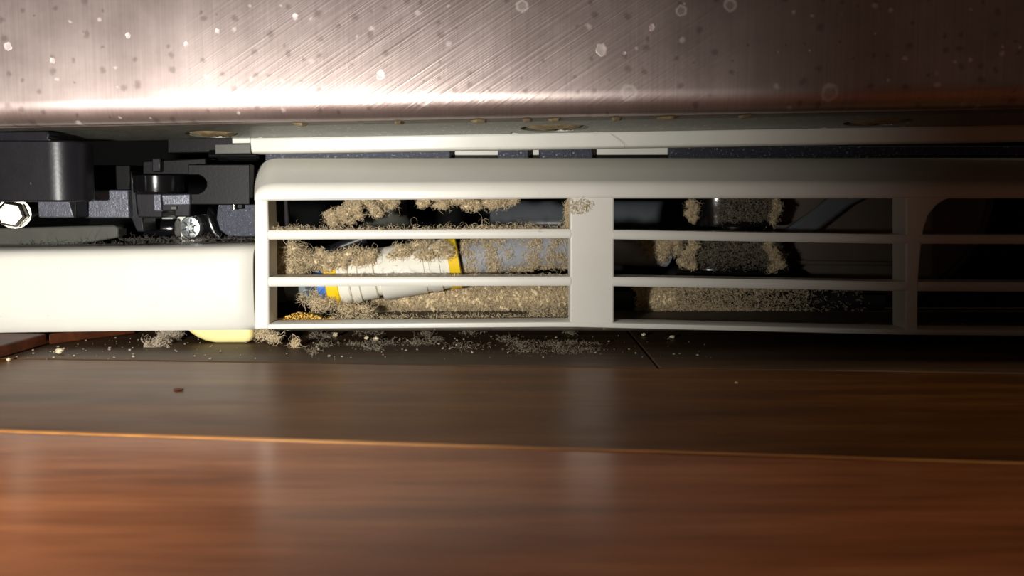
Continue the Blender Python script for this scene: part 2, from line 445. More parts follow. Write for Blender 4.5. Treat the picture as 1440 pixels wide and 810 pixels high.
# underside sheet with three oval punched holes
VB = .058
bm_under = MB()
HV = .0095
holes = [(300, .045, .010), (780, .044, .0125), (1235, .044, .0120)]
z0 = .0012
def zs(v): return z0 - .0024 * (v - .016) / (VB - .016)
us = [U0]
cols = []
for x, vc, hw in holes:
    uc = u_at(x, 180, vc); cols.append((uc, vc, hw))
cuts = [U0] + sum([[uc - hw - .004, uc + hw + .004] for uc, vc, hw in cols], []) + [U1]
for i in range(0, len(cuts), 2):
    a, b = cuts[i], cuts[i + 1]
    bm_under.sweep([[D(u, v, w_) for v, w_ in ((.016, z0), (VB, zs(VB)), (VB, zs(VB) + .003), (.016, z0 + .003))] for u in (a, b)])
for uc, vc, hw in cols:
    ua, ub = uc - hw - .004, uc + hw + .004
    n = 28; ring_o = []; ring_i = []
    for k in range(n):
        q = 2 * math.pi * k / n
        cx_, sx_ = math.cos(q), math.sin(q)
        ring_i.append((uc + hw * cx_, vc + HV * sx_))
        m = max(abs(cx_), abs(sx_)); ring_o.append((uc + (hw + .004) * cx_ / m, (.016 + VB) / 2 + (VB - .016) / 2 * sx_ / m))
    vs = [D(u, v, zs(v)) for u, v in ring_o] + [D(u, v, zs(v)) for u, v in ring_i] + [D(u, v, zs(v) + .003) for u, v in ring_i]
    fs = [(k, (k + 1) % n, (k + 1) % n + n, k + n) for k in range(n)] + [(k + n, (k + 1) % n + n, (k + 1) % n + 2 * n, k + 2 * n) for k in range(n)]
    bm_under.add(vs, fs)
bm_under.build('underside_sheet', 'underside_paint', door)
for i, (uc, vc, hw) in enumerate(cols):
    mb = MB(); n = 24
    vs = []; 
    for rr, zz in ((1.0, .002), (.8, .0006), (.45, -.0002)):
        for k in range(n):
            q = 2 * math.pi * k / n; vs.append(D(uc + hw * rr * math.cos(q), vc + HV * rr * math.sin(q), zs(vc + HV * rr * math.sin(q)) + zz + .0004 * math.sin(5 * q + i)))
    fs = [(j * n + k, j * n + (k + 1) % n, (j + 1) * n + (k + 1) % n, (j + 1) * n + k) for j in (0, 1) for k in range(n)] + [tuple(2 * n + k for k in range(n))]
    mb.add(vs, fs); mb.build('foam_plug', 'glue', door, label='tan foam showing in an oval hole of the underside')
# flaking sealant along the hem
rng = random.Random(4)
for x, wpx in ((674, 26), (742, 16), (780, 20), (868, 18), (940, 30), (1050, 20), (560, 14), (420, 22)):
    uc = u_at(x, 165, .009); hw = wpx * .00011
    mb = MB(); n = 14; vs = []
    for zz, rr in ((-.0003, 1.0), (-.0010, .7)):
        for k in range(n):
            q = 2 * math.pi * k / n; j = rng.uniform(.8, 1.15)
            vs.append(D(uc + hw * rr * j * math.cos(q), .0110 + .0042 * rr * j * math.sin(q), zz))
    mb.add(vs, [(k, (k + 1) % n, (k + 1) % n + n, k + n) for k in range(n)] + [tuple(n + k for k in range(n))])
    mb.build('sealant_flake', 'glue', door)
# white liner lip hanging at the back of the underside
ul = u_at(352, 205, VB)
lip = [(VB + .0005, .003), (VB, -.0009), (VB - .0005, -.0016), (VB + .0002, -.0064), (VB + .0012, -.0070), (VB + .010, -.0070), (VB + .010, .003)]
lp = [[D(u, v, w_) for v, w_ in lip] for u in np.linspace(ul, U1, 10)]
MB().sweep(lp).build('liner_lip', 'liner_plastic', door, bevel=.0004)
ut = u_at(326, 196, VB)
MB().sweep([[D(u, v, w_) for v, w_ in ((VB, .002), (VB, -.0030), (VB + .008, -.0030), (VB + .008, .002))] for u in (ut, ul - .0002)]).build('liner_tab', 'liner_plastic', door, bevel=.0003)
MB().sweep([[D(u, v, w_) for v, w_ in ((VB + .001, -.0032), (VB + .001, -.0070), (VB + .008, -.0070), (VB + .008, -.0032))] for u in (u_at(300, 205, VB), ul - .0004)]).build('liner_end', 'grey_plastic', door, bevel=.0003)

# ------------------------------------------------------------------ kick grille
YG = .285; YB = .294
gr = empty('kick_grille', P(720, 463, YG), 'off white plastic kick grille with slatted openings and a solid left end', 'grille')
S1T = [(360, 324), (800, 322), (865, 323.5), (1100, 327.5), (1265, 330), (1600, 331)]
S1B = [(360, 337), (800, 335), (865, 336.5), (1100, 340.5), (1265, 343), (1600, 344)]
S2T = [(360, 390), (800, 389), (865, 389.5), (1100, 393.5), (1265, 396.5), (1600, 398)]
S2B = [(360, 403), (800, 402), (865, 402.5), (1100, 406.5), (1265, 409.5), (1600, 411.5)]
BT = [(350, 456), (800, 452), (865, 453.5), (1100, 459), (1280, 463), (1600, 465)]
BB = [(350, 463.5), (800, 460.5), (865, 462), (1100, 467.5), (1280, 472), (1600, 474.5)]
LB = [(350, 282), (800, 279), (1600, 279)]
def strip(top, bot, xs, y0=YG, y1=YB, crown=.0006):
    rings = []
    for x in xs:
        t, b = P(x, interp(top, x), y0), P(x, interp(bot, x), y0)
        m = (t.z + b.z) / 2; h = (t.z - b.z)
        rings.append([(t.x, y1, b.z), (t.x, y0 + crown, b.z), (t.x, y0 + crown * .25, b.z + h * .14), (t.x, y0, m), (t.x, y0 + crown * .25, t.z - h * .14), (t.x, y0 + crown, t.z), (t.x, y1, t.z)])
    return MB().sweep(rings)
for tp, bt in ((S1T, S1B), (S2T, S2B)):
    for xa, xb in ((376, 803), (862, 1276), (1292, 1580)):
        strip(tp, bt, np.linspace(xa, xb, 12)).build('slat', 'white_plastic', gr)
for xa, xb in ((358, 1580),):
    strip(BT, BB, np.linspace(xa, xb, 36), crown=.0008).build('bottom_rail', 'white_plastic', gr)
# top rail: front face, soft edge, sloping top
def lip_ring(x):
    # height factor for the rounded left end
    s = 1.0
    if x < 402:
        t = min(1.0, (402 - x) / (402 - 357.5)); s = max(0.0, 1 - t ** 3.2) ** (1 / 2.6)
    zb = ZY(interp(LB, x), YG)
    X = lambda Y: (x - 720) / F * Y * 1.0
    prof = [(YB + .001, zb), (YG + .0006, zb), (YG, zb + .0006), (YG - .0002, zb + .0025), (YG + .0001, zb + .0042), (YG + .0008, zb + .0054), (YG + .0019, zb + .0063), (YG + .0024, zb + .00652),
            (.2975, ZY(239, .2975)), (.3095, ZY(222.5, .3095)), (.3125, ZY(222.3, .3125)), (.3125, ZY(226, .3125)), (YB + .001, zb + .004)]
    Xf = P(x, 270, YG).x
    kz = [p[1] for p in prof]
    z_low = zb
    return [(P(x, 270, Y).x if x < 430 else Xf * (1 + (Y / YG - 1) * max(0, (700 - x) / 270) if x < 700 else 1), Y, z_low + (z - z_low) * (0.12 + 0.88 * s)) for Y, z in prof]
xs = [357.5, 358.2, 360, 363, 367, 372, 378, 386, 394, 402] + list(np.linspace(430, 1580, 26))
MB().sweep([lip_ring(x) for x in xs]).build('top_rail', 'white_plastic', gr)
# posts
MB().slab([(357.5, 279), (376, 281), (377.5, 330), (378, 456), (378, 463.2), (357.5, 463.4)], YG - .0002, YB + .002).build('end_post', 'white_plastic', gr, bevel=.0008, seg=3)
MB().slab([(801.5, 275), (864, 275), (863.5, 460), (801.5, 459.5)], YG + .0003, YB + .002).build('pillar', 'white_plastic', gr, bevel=.0008, seg=3)
arch = [(1274, 276), (1345, 276), (1329, 281), (1317, 289), (1306, 303), (1300, 320), (1296, 345), (1292, 390), (1291, 430), (1291, 469), (1274, 468)]
MB().slab(arch, YG + .0004, YB + .002).build('arched_rib', 'white_plastic', gr, bevel=.0006, seg=2)
# solid left end: bowed front turning into a flat top
TT = [(-200, 352), (0, 352), (200, 349), (358, 345)]
EB = [(-200, 470), (0, 467.5), (200, 465), (358, 463.5)]
rings = []
for x in np.linspace(-190, 357, 18):
    zt, zb = ZY(interp(TT, x), .289), ZY(interp(EB, x), .2885)
    h = zt - zb
    pr = [(.2900, zb + .0002), (.2885, zb), (.2868, zb + .0022), (.2860, zb + h * .25), (.2857, zb + h * .5), (.2859, zb + h * .75), (.2866, zt - .0030), (.2882, zt - .0010), (.2910, zt), (.300, zt + .0003), (.312, zt + .0005)]
    Xf = P(x, 400, .287).x
    rings.append([(Xf, Y, z) for Y, z in pr])
MB().sweep(rings, close=False, caps=False).build('end_panel', 'white_plastic', gr, solid=.0016)

# ------------------------------------------------------------------ door hinge at the left
hg = empty('door_hinge', P(150, 340, .30), 'black plastic and steel lower door hinge above the white end panel', 'hinge')
def rounded_foot(x0, x1, y0, y1, r, corners='fr'):
    pts = [(x0, y0)]
    for k in range(9):
        q = math.radians(90) * k / 8; pts.append((x1 - r + r * math.sin(q), y0 + r - r * math.cos(q)))
    pts += [(x1, y1), (x0, y1)]
    return pts
CY = .272
MB().prism(rounded_foot(P(-90, 240, CY).x, P(131, 240, CY + .012).x, CY, CY + .013, .0092), ZY(284, CY), ZY(197, CY)).build('hinge_cover', 'black_plastic', hg, bevel=.0007)
MB().slab([(-90, 186), (66, 184), (70, 188), (68, 194), (74, 198.5), (-90, 198.5)], CY + .0012, CY + .014).build('cover_rim', 'black_plastic', hg, bevel=.0005)
MB().slab([(130, 232), (183, 232), (183, 268), (130, 268)], .304, .320).build('upper_block', 'black_satin', hg, bevel=.0005)
MB().slab([(118, 267), (180, 267), (182, 307), (118, 307)], .297, .320).build('lower_block', 'steel_grain', hg, bevel=.0006)
MB().slab([(52, 280), (97, 280), (104, 306), (54, 306)], .290, .305).build('latch_plate', 'steel_grain', hg, bevel=.0005)
MB().slab([(95, 278), (107, 278), (107, 307), (104, 307)], .288, .296).build('fin', 'black_satin', hg, bevel=.0003)
MB().slab([(183, 240), (190, 262), (193, 300), (200, 302), (203, 326), (192, 326), (184, 307)], .300, .311).build('rib_plate', 'black_plastic', hg, bevel=.0005)
# bracket carrying the pin
MB().slab([(190, 272), (268, 272), (268, 289), (267, 305), (245, 305), (245, 297), (228, 297), (228, 306), (194, 306)], .298, .316).build('bracket', 'black_plastic', hg, bevel=.0005)
MB().slab([(227, 274), (267, 273), (267, 288), (229, 289)], .2962, .2985).build('bracket_face', 'steel_grain', hg, bevel=.0004)
MB().slab([(215, 273), (226, 273), (227, 297), (216, 297)], .2965, .2985).build('bracket_face', 'steel_grain', hg, bevel=.0004)
MB().slab([(240, 290), (248, 290), (248, 295), (240, 295)], .2966, .299).build('clip', 'grey_plastic', hg, bevel=.0003)
pc = P(226, 260, .306)
MB().tube([(pc.x, pc.y, ZY(272, .297)), (pc.x, pc.y, ZY(270, .297)), (pc.x, pc.y, ZY(246, .297))], [.0096, .0100, .0100], 32).build('pivot_pin', 'black_gloss', hg, bevel=.0004, label='dark glossy pivot pin')
MB().slab([(200, 226), (290, 222), (290, 246), (200, 246)], .305, .322).build('pin_housing', 'black_satin', hg, bevel=.0006)
MB().slab([(213, 222), (226, 222), (226, 242), (213, 242)], .3025, .306).build('boss', 'black_plastic', hg, bevel=.0006)
# slotted arm
arm = [(264, 231), (351.5, 231), (351.5, 288), (268, 288), (268, 272), (279, 272), (286, 268), (290, 262), (290, 256), (286, 250), (279, 246), (264, 246)]
MB().slab(arm, .2975, .3025).build('slotted_arm', 'black_satin', hg, bevel=.0004)
MB().slab([(235, 193), (330, 193), (330, 200), (355, 200), (355, 214), (235, 216)], .318, .322).build('top_plate', 'black_satin', hg, bevel=.0005)
q = P(366, 219, .3185)
MB().tube([q + Vector((-.02, 0, .0)), q + Vector((-.001, 0, 0)), q], [.0024, .0024, .0016], 18).build('rod_end', 'black_gloss', hg)
# steel plate and peg below the arm
MB().slab([(306, 287), (364, 287), (364, 333), (322, 333), (309, 324), (304, 308)], .309, .312).build('lower_plate', 'blue_steel', hg, bevel=.0004)
MB().tube([P(329, 286, .306), P(329, 295, .306)], .0007, 10).build('peg', 'bright_steel', hg, label='small bright steel peg')
MB().slab([(333, 286), (341, 286), (341, 294), (333, 294)], .3065, .309).build('stop', 'black_satin', hg, bevel=.0003)
cur = [P(x, y, .3175) for x, y in ((286, 292), (293, 300), (297, 309), (300, 319), (304, 328), (311, 334))]
MB().tube(cur, [.0028, .0034, .0036, .0036, .0034, .003], 16, up=(0, 1, 0)).build('curved_guard', 'black_gloss', hg)

bolt = empty('hex_bolt', P(20, 300, .29), 'shiny hex head bolt below the left end of the black hinge cover', 'bolt')
bc = P(20, 300, .292); axis = Vector((.28, -1, -.06)).normalized()
sx_ = axis.cross(Vector((0, 0, 1))).normalized(); sz_ = sx_.cross(axis)
mb = MB(); rings = []
for off, r in ((0, .0051), (.0042, .0051), (.0050, .0044)):
    rings.append([bc + axis * off + (sx_ * math.cos(math.radians(60 * k + 12)) + sz_ * math.sin(math.radians(60 * k + 12))) * r for k in range(6)])
mb.sweep(rings); mb.build('bolt_head', 'bright_steel', bolt, bevel=.0003)
MB().tube([bc - axis * .0012, bc + axis * .0001], .0057, 32).build('washer', 'bright_steel', bolt)
MB().tube([bc - axis * .020, bc - axis * .001], .0032, 16).build('shank', 'zinc', bolt)

bar = MB().slab([(-90, 325), (0, 321), (110, 318), (160, 317), (166, 320), (166, 334), (110, 344), (0, 352), (-90, 356)], .318, .3255).build('support_bar', 'grey_plastic', bevel=.0006)
tag(bar, 'dull grey plastic bar lying along the top of the white end panel', 'bar')

wheel = empty('leveling_roller', P(255, 338, .32), 'zinc plated bolt and pale roller below the slotted hinge arm', 'roller')
a = P(206, 321, .318); b = P(250, 321, .318)
MB().tube([a, a + (b - a) * .05, b - (b - a) * .05, b], [.0035, .0039, .0039, .0035], 24).build('axle', 'black_gloss', wheel)
MB().tube([P(214, 307, .3185), P(244, 307, .3185)], [.0011, .0011], 12).build('spring_washer', 'zinc', wheel)
cc = P(264, 320, .321)
MB().tube([cc + Vector((0, .006, 0)), cc + Vector((0, .0005, 0)), cc], [.0076, .0076, .0070], 36).build('roller_disc', 'liner_plastic', wheel)
cc2 = P(255, 320, .319)
ring = [cc2 + Vector((.0055 * math.cos(q) * .8, 0, .0062 * math.sin(q))) for q in np.linspace(math.radians(100), math.radians(260), 12)]
MB().tube(ring, .0010, 10, up=(0, 1, 0)).build('ring_clip', 'grey_plastic', wheel)
c3 = P(268, 320, .314)
mb = MB(); rings = []
for off, r in ((.004, .0044), (.0006, .0044), (-.0006, .0038), (-.0009, .0020), (-.0004, .0016)):
    rings.append([c3 + Vector((r * math.cos(q), off, r * 1.1 * math.sin(q))) for q in np.linspace(0, 2 * math.pi, 33)[:-1]])
mb.sweep(rings); mb.build('bolt_head', 'zinc', wheel)
mb = MB()
for k in range(6):
    q = math.pi * k / 3 + .3
    p0 = c3 + Vector((.0012 * math.cos(q), -.0009, .0012 * math.sin(q))); p1 = c3 + Vector((.0032 * math.cos(q), -.0011, .0034 * math.sin(q)))
    mb.tube([p0, p1], .00035, 6)
mb.build('head_mark', 'steel_grain', wheel)

# ------------------------------------------------------------------ cream foot
ft = empty('leveler', G(310, 486), 'cream yellow plastic leveler foot on the floor under the white end panel', 'leveler')
YF = .2915
zf = [(256, 452), (258, 464), (266, 472), (276, 479), (288, 484), (302, 486.5), (345, 486.5), (352, 485), (354.5, 478), (355, 452)]
pts = [P(x, y, YF) for x, y in zf]
mnz = min(p.z for p in pts)
sh = MB(); a = [Vector((p.x, YF, p.z - mnz + .0001)) for p in pts]
rings = [[Vector((p.x * (1 - k) + pts[5].x * k, YF + o, p.z)) for p in a] for o, k in ((0, 0.0), (.012, 0.0), (.024, 0.0))]
sh.sweep(rings); sh.build('foot_shoe', 'cream_plastic', ft, bevel=.0022, seg=4, angle=50)
fx = P(300, 452, YF).x
MB().tube([(fx, YF + .012, .010), (fx, YF + .012, .033)], .005, 20).build('foot_stem', 'cream_plastic', ft)

# ------------------------------------------------------------------ things behind the grille
# water line fitting
wf = empty('water_line_fitting', P(545, 400, .32), 'white push fit water line fitting with two yellow collars behind the grille', 'pipe fitting')
a = P(462, 398, .316); b = P(642, 368, .322)
def along(t): return a + (b - a) * t
MB().tube([along(.08), along(.09), along(.16), along(.17)], [.0090, .0096, .0096, .0090], 36).build('front_body', 'fitting_white', wf)
MB().tube([along(.17), along(.18), along(.24), along(.25), along(.36), along(.37)], [.0084, .0102, .0102, .0096, .0096, .0086], 36).build('front_nut', 'fitting_white', wf)
MB().tube([along(.36), along(.40), along(.405), along(.74), along(.745), along(.78)], [.0086, .0086, .0108, .0108, .0104, .0104], 40).build('main_body', 'fitting_white', wf)
MB().tube([along(.78), along(.785), along(.86), along(.865), along(.93), along(.94)], [.0102, .0110, .0110, .0104, .0104, .0098], 40).build('rear_nut', 'fitting_white', wf)
MB().tube([along(-.01), along(0), along(.08), along(.09)], [.0088, .0098, .0098, .0092], 36).build('collar', 'fitting_yellow', wf, label='yellow collar at the lower left end')
MB().tube([along(.93), along(.935), along(1.01), along(1.02)], [.0100, .0112, .0112, .0098], 36).build('collar', 'fitting_yellow', wf, label='yellow collar at the right end')
MB().tube([along(-.075), along(-.01)], [.0062, .0062], 24).build('release_ring', 'fitting_blue', wf, label='small blue release ring')
c = P(450, 362, .312)
MB().tube([c, c + Vector((.0006, 0, .0016))], [.0008, .0011], 10).build('pin', 'fitting_white', wf)
gt = MB().tube([P(648, 366, .3225), P(700, 359, .324), P(760, 351, .326), P(860, 348, .334), P(935, 352, .341)], .0074, 28).build('water_hose', 'grey_tube')
tag(gt, 'smooth grey water hose running right from the white fitting', 'hose')
ct = MB().tube([P(408, 402, .3205), P(425, 401.5, .320), P(442, 400.5, .3175)], [.0060, .0060, .0060], 24).build('clear_hose', 'clear_tube')
tag(ct, 'pale translucent grey hose at the lower left of the fitting', 'hose')
sb = MB().slab([(366, 396), (411, 396), (411, 423), (366, 430)], .329, .345).build('side_block', 'grey_plastic', bevel=.0006)
tag(sb, 'dark grey plastic block in the lower left corner of the left opening', 'block')
bt_ = MB().tube([P(418, 378, .3275), P(440, 364, .327), P(480, 347, .3275), P(515, 334, .3275)], .0026, 16).build('black_hose', 'black_plastic')
tag(bt_, 'thin black hose crossing behind the white fitting', 'hose')
# tan funnel shape in the upper left opening
mb = MB(); c = P(545, 330, .345)
rr = [(.0, .016), (.004, .0125), (.008, .0095), (.013, .0085), (.024, .0085)]
rings = [[c + Vector((r * math.cos(q), r * math.sin(q), z)) for q in np.linspace(0, 2 * math.pi, 37)[:-1]] for z, r in rr]
mb.sweep(rings); o = mb.build('flared_cap', 'grey_plastic')
tag(o, 'grey flared cap seen in the upper left opening', 'cap')
# long grey drum across the back
mb = MB().tube([P(690, 314, .43), P(694, 314, .43), P(1146, 314, .43), P(1150, 314, .43)], [.0115, .0125, .0125, .0115], 40)
o = mb.build('grey_pipe', 'drum_grey'); tag(o, 'thick grey pipe running across the back of the compartment', 'pipe')
# dust coated hose along the pan
o = MB().tube([Vector((P(x, 420, .331).x, .331, zp + .0041)) for x in (524, 600, 800, 900, 1100, 1240)], .0038, 20).build('drain_hose', 'matt_black')
tag(o, 'black drain hose lying on the pan under a coat of lint', 'hose')
# black elbow left of the dusty column
o = MB().tube([P(830, 378, .366), P(925, 380, .366), P(952, 372, .366), P(968, 352, .367), P(972, 330, .367)], .0070, 22).build('rubber_elbow', 'black_satin')
tag(o, 'black rubber elbow below a tan ball of lint in the middle opening', 'pipe')
# flared black column
col = empty('compressor_mount', P(1033, 392, .335), 'black glossy flared post with lint behind the right opening', 'mount')
c = P(1033, 388, .330); H = lambda y: ZY(y, .321) - c.z
rr = [(H(380), .0225), (H(378), .0225), (H(366), .0205), (H(352), .0185), (H(338), .0170), (H(326), .0164)]
rings = [[c + Vector((r * math.cos(q), r * .55 * math.sin(q), z)) for q in np.linspace(0, 2 * math.pi, 49)[:-1]] for z, r in rr]
MB().sweep(rings).build('flared_base', 'black_gloss', col)
rr = [(H(319), .0163), (H(316), .0168), (H(276), .0168), (H(250), .0168)]
rings = [[c + Vector((r * math.cos(q), r * .55 * math.sin(q), z)) for q in np.linspace(0, 2 * math.pi, 49)[:-1]] for z, r in rr]
MB().sweep(rings).build('post', 'black_gloss', col)
MB().tube([c + Vector((0, 0, H(327))), c + Vector((0, 0, H(318)))], .0085, 24).build('neck', 'black_satin', col)
MB().slab([(958, 381), (1104, 381), (1128, 396), (1130, 402), (938, 402), (942, 392)], .320, .338).build('foot_plate', 'black_satin', col, bevel=.0006)
# round drum with a black ring
dr = empty('fan_drum', P(1235, 420, .42), 'large round grey brown fan drum with a glossy black rim at the right', 'fan')
YD = .346; c = P(1235, 263, YD); Rr = 158 * YD / F
rings = []
for yo, r in ((.026, 1.0), (.003, 1.0), (.0, .985), (-.002, .93), (-.003, .6), (-.0035, .2)):
    rings.append([c + Vector((Rr * r * math.cos(q), yo, Rr * r * math.sin(q))) for q in np.linspace(0, 2 * math.pi, 97)[:-1]])
MB().sweep(rings).build('drum_face', 'drum_brown', dr)
ringp = [c + Vector((Rr * 1.11 * math.cos(q), .012, Rr * 1.11 * math.sin(q))) for q in np.linspace(0, 2 * math.pi, 97)]
MB().tube(ringp, .0038, 16, caps=False, up=(0, 1, 0)).build('drum_rim', 'black_gloss', dr)
MB().slab([(1101, 326), (1150, 292), (1168, 276), (1222, 276), (1196, 290), (1150, 326), (1132, 338), (1101, 338)], .3340, .3385).build('brace', 'drum_grey', dr, bevel=.0015)
MB().slab([(1118, 366), (1262, 368), (1262, 374), (1124, 373)], .3395, .3425).build('ledge', 'drum_brown', dr, bevel=.0008)
o = MB().slab([(377, 280), (404, 281), (407, 326), (377, 326)], .300, .303).build('side_flap', 'matt_black', bevel=.0004)
tag(o, 'dark flap in the upper left corner of the grille opening', 'flap')

# ------------------------------------------------------------------ lint
rs = np.random.RandomState(7)
def norm(a): return a / np.maximum(np.linalg.norm(a, axis=1, keepdims=True), 1e-9)
def fibres(p, n, lmin, lmax, segs=5, rad=.00009, curl=.9, out=.25):
    """curly threads grown from points p along normals n -> verts, faces"""
    N = len(p); d = norm(n * out + rs.randn(N, 3) * .6)
    L = rs.uniform(lmin, lmax, (N, 1)); nodes = [p.copy()]; dirs = [d.copy()]
    bend = rs.randn(N, 3) * 1.3
    for _ in range(segs):
        p = p + d * L / segs; nodes.append(p)
        d = norm(d + curl * .6 * rs.randn(N, 3) + np.cross(d, bend) * curl * .6); dirs.append(d)
    nodes = np.stack(nodes, 1); dirs = np.stack(dirs, 1)              # N, S, 3
    ref = norm(rs.randn(N, 3))[:, None, :].repeat(segs + 1, 1)
    u = np.cross(dirs, ref); u /= np.maximum(np.linalg.norm(u, axis=2, keepdims=True), 1e-6); v = np.cross(dirs, u)
    r = (rad * rs.uniform(.6, 1.5, (N, 1, 1))) * np.linspace(1, .55, segs + 1)[None, :, None]
    ring = np.stack([nodes + r * (u * math.cos(a) + v * math.sin(a)) for a in (0, 2.0944, 4.18879)], 2)   # N,S,3,3
    V = ring.reshape(-1, 3)
    S = segs + 1; i = np.arange(N)[:, None, None] * S * 3 + np.arange(segs)[None, :, None] * 3; k = np.arange(3)[None, None, :]; k2 = (k + 1) % 3
    Fq = np.stack([i + k, i + k2, i + 3 + k2, i + 3 + k], -1).reshape(-1, 4)
    return V, Fq
def on_ellipsoid(c, r, n):
    d = norm(rs.randn(n, 3)); return np.array(c) + d * np.array(r), norm(d / np.array(r))
def on_tube(pts, rad, n, front=True):
    pts = [np.array(p) for p in pts]; k = rs.randint(0, len(pts) - 1, n); t = rs.rand(n, 1)
    a = np.stack([pts[i] for i in k]); b = np.stack([pts[i + 1] for i in k])
    ax = norm(b - a); e1 = norm(np.cross(ax, np.array([[0, 0, 1.0]]).repeat(n, 0))); e2 = np.cross(ax, e1)
    q = rs.rand(n, 1) * 2 * math.pi
    nn = e1 * np.cos(q) + e2 * np.sin(q)
    return a + (b - a) * t + nn * rad, nn
def lint(name, label, parts, mat='dust', core=None, lenr=(.002, .005), segs=5, rad=.00008, curl=1.2, out=.3, cat='dust'):
    Vs, Fs, off = [], [], 0
    for i_, (p, n) in enumerate(list(parts) + [(p[::14], n[::14]) for p, n in parts]):
        long_ = 1.0 if i_ < len(parts) else 1.9
        V, Fq = fibres(p, n, lenr[0] * long_, lenr[1] * long_, segs, rad, curl, out * long_); Vs.append(V); Fs.append(Fq + off); off += len(V)
    V = np.concatenate(Vs); Fq = np.concatenate(Fs)
    faces = Fq
    tri_v, tri_f = [], []
    if core is not None:
        tri_v = [tuple(v) for v in core.v]; tri_f = core.f
    me = bpy.data.meshes.new(name)
    nv = len(V) + len(tri_v)
    allv = np.concatenate([V, np.array(tri_v).reshape(-1, 3)]) if tri_v else V
    cen = np.array([(allv[:, 0].min() + allv[:, 0].max()) / 2, (allv[:, 1].min() + allv[:, 1].max()) / 2, allv[:, 2].min()])
    allv = allv - cen
    nq = len(Fq); loops = Fq.reshape(-1)
    starts = np.arange(nq) * 4
    if tri_f:
        tl = np.array([i + len(V) for f in tri_f for i in f]); ls = np.cumsum([0] + [len(f) for f in tri_f])[:-1]
        starts = np.concatenate([starts, ls + len(loops)]); loops = np.concatenate([loops, tl])
    me.vertices.add(nv); me.vertices.foreach_set('co', allv.astype(np.float32).reshape(-1))
    me.loops.add(len(loops)); me.loops.foreach_set('vertex_index', loops.astype(np.int32))
    me.polygons.add(len(starts)); me.polygons.foreach_set('loop_start', starts.astype(np.int32))
    me.update(calc_edges=True); me.validate()
    me.materials.append(MATS[mat])
    o = bpy.data.objects.new(name, me); C.objects.link(o); o.location = cen
    tag(o, label, cat, kind='stuff')
    return o
def px_ell(x, y, Y, rx, ry, rd):
    c = P(x, y, Y); return (tuple(c), (rx * Y / F, rd, ry * Y / F))
def clump(label, ells, per_mm2=9, mat='dust', lenr=(.0018, .0045), name='lint_clump', rad=.00008, curl=1.3, out=.45, shrink=.66):
    core = MB(); parts = []
    for i, (x, y, Y, rx, ry, rd) in enumerate(ells):
      for sub_ in range(11):
        q_, m_ = rs.uniform(0, 6.283), rs.uniform(.1, .85) ** .6; k_ = rs.uniform(.22, .5)
        c, r = px_ell(x + rx * m_ * math.cos(q_), y + ry * m_ * math.sin(q_), Y + rs.uniform(-.5, .5) * rd, max(rx, 5) * k_, max(ry, 4) * k_, rd * k_)
        core.lump(c, tuple(k * shrink for k in r), seed=i + rx + sub_, rough=1.0, sub=2, freq=4)
        area = 4 * math.pi * ((r[0] * r[1]) ** 1.6 / 3 + (r[0] * r[2]) ** 1.6 / 3 + (r[1] * r[2]) ** 1.6 / 3) ** (1 / 1.6) * 1e6
        parts.append(on_ellipsoid(c, tuple(k * .74 for k in r), int(area * per_mm2 * .36)))
    return lint(name, label, parts, mat, core, lenr, rad=rad, curl=curl, out=out)

clump('tan lint clump hanging in the upper left opening', [(478, 305, .312, 20, 13, .005), (505, 296, .312, 24, 15, .006), (530, 290, .312, 18, 13, .005), (548, 285, .313, 10, 7, .003)], lenr=(.001, .0035), per_mm2=14)
clump('ragged strip of lint hanging under the top rail', [(594, 281, .300, 12, 8, .003), (622, 283, .300, 20, 9, .003), (655, 285, .300, 20, 10, .003), (685, 283, .300, 18, 8, .003), (712, 281, .300, 16, 8, .003)], lenr=(.001, .003), per_mm2=14)
clump('lint ball in the left end of the middle opening', [(404, 352, .304, 20, 20, .006), (398, 374, .304, 18, 16, .005), (420, 366, .306, 18, 14, .005)], per_mm2=5, shrink=.5, lenr=(.003, .007))
clump('lint along the top of the white fitting', [(462, 368, .308, 22, 15, .005), (492, 362, .309, 24, 12, .004), (515, 362, .310, 16, 10, .004), (590, 352, .311, 28, 10, .004), (560, 358, .311, 14, 7, .003), (622, 350, .312, 16, 10, .004)], per_mm2=8)
hp_ = [P(650, 366, .3225), P(700, 359, .324), P(760, 351, .326), P(812, 349, .330)]
p, n = on_tube(hp_, .0074, 34000)
nzv = np.array([noise.noise(Vector(q) * 190) + .6 * noise.noise(Vector(q) * 480) for q in p])
keep = (nzv + .25 * rs.randn(len(nzv)) > .12) & (n[:, 1] < .2); p, n = p[keep], n[keep]
lint('lint_coat', 'mottled lint stuck to the grey water hose', [(p, n)], 'dust', None, (.001, .003), segs=5, out=.2)
log1 = [P(525, 424, .329), P(560, 419, .329), P(640, 419, .329), P(720, 418, .329), P(812, 418, .329)]
core = MB().tube(log1, .0046, 14)
for i, x in enumerate(range(530, 812, 9)):
    c, r = px_ell(x, 419 + 3 * math.sin(i * 1.7), .3285, 10, 12 + 3 * math.sin(i * 2.3), .004); core.lump(c, r, seed=i, rough=.9, sub=3, freq=5)
p, n = on_tube(log1, .0047, 22000)
lint('lint_coat', 'thick fluffy lint roll along the bottom of the left opening', [(p, n)], 'dust', core, (.0015, .0042), segs=5, out=.4)
clump('loose grey lint threads around the lower left end of the fitting', [(440, 418, .314, 18, 10, .004), (500, 436, .308, 26, 5, .004), (455, 430, .308, 18, 8, .004)], per_mm2=3.5, shrink=.3, lenr=(.003, .007))
clump('tan lint ball in the middle opening right of the pillar', [(918, 348, .332, 20, 18, .006), (942, 346, .333, 18, 15, .006)], per_mm2=11)
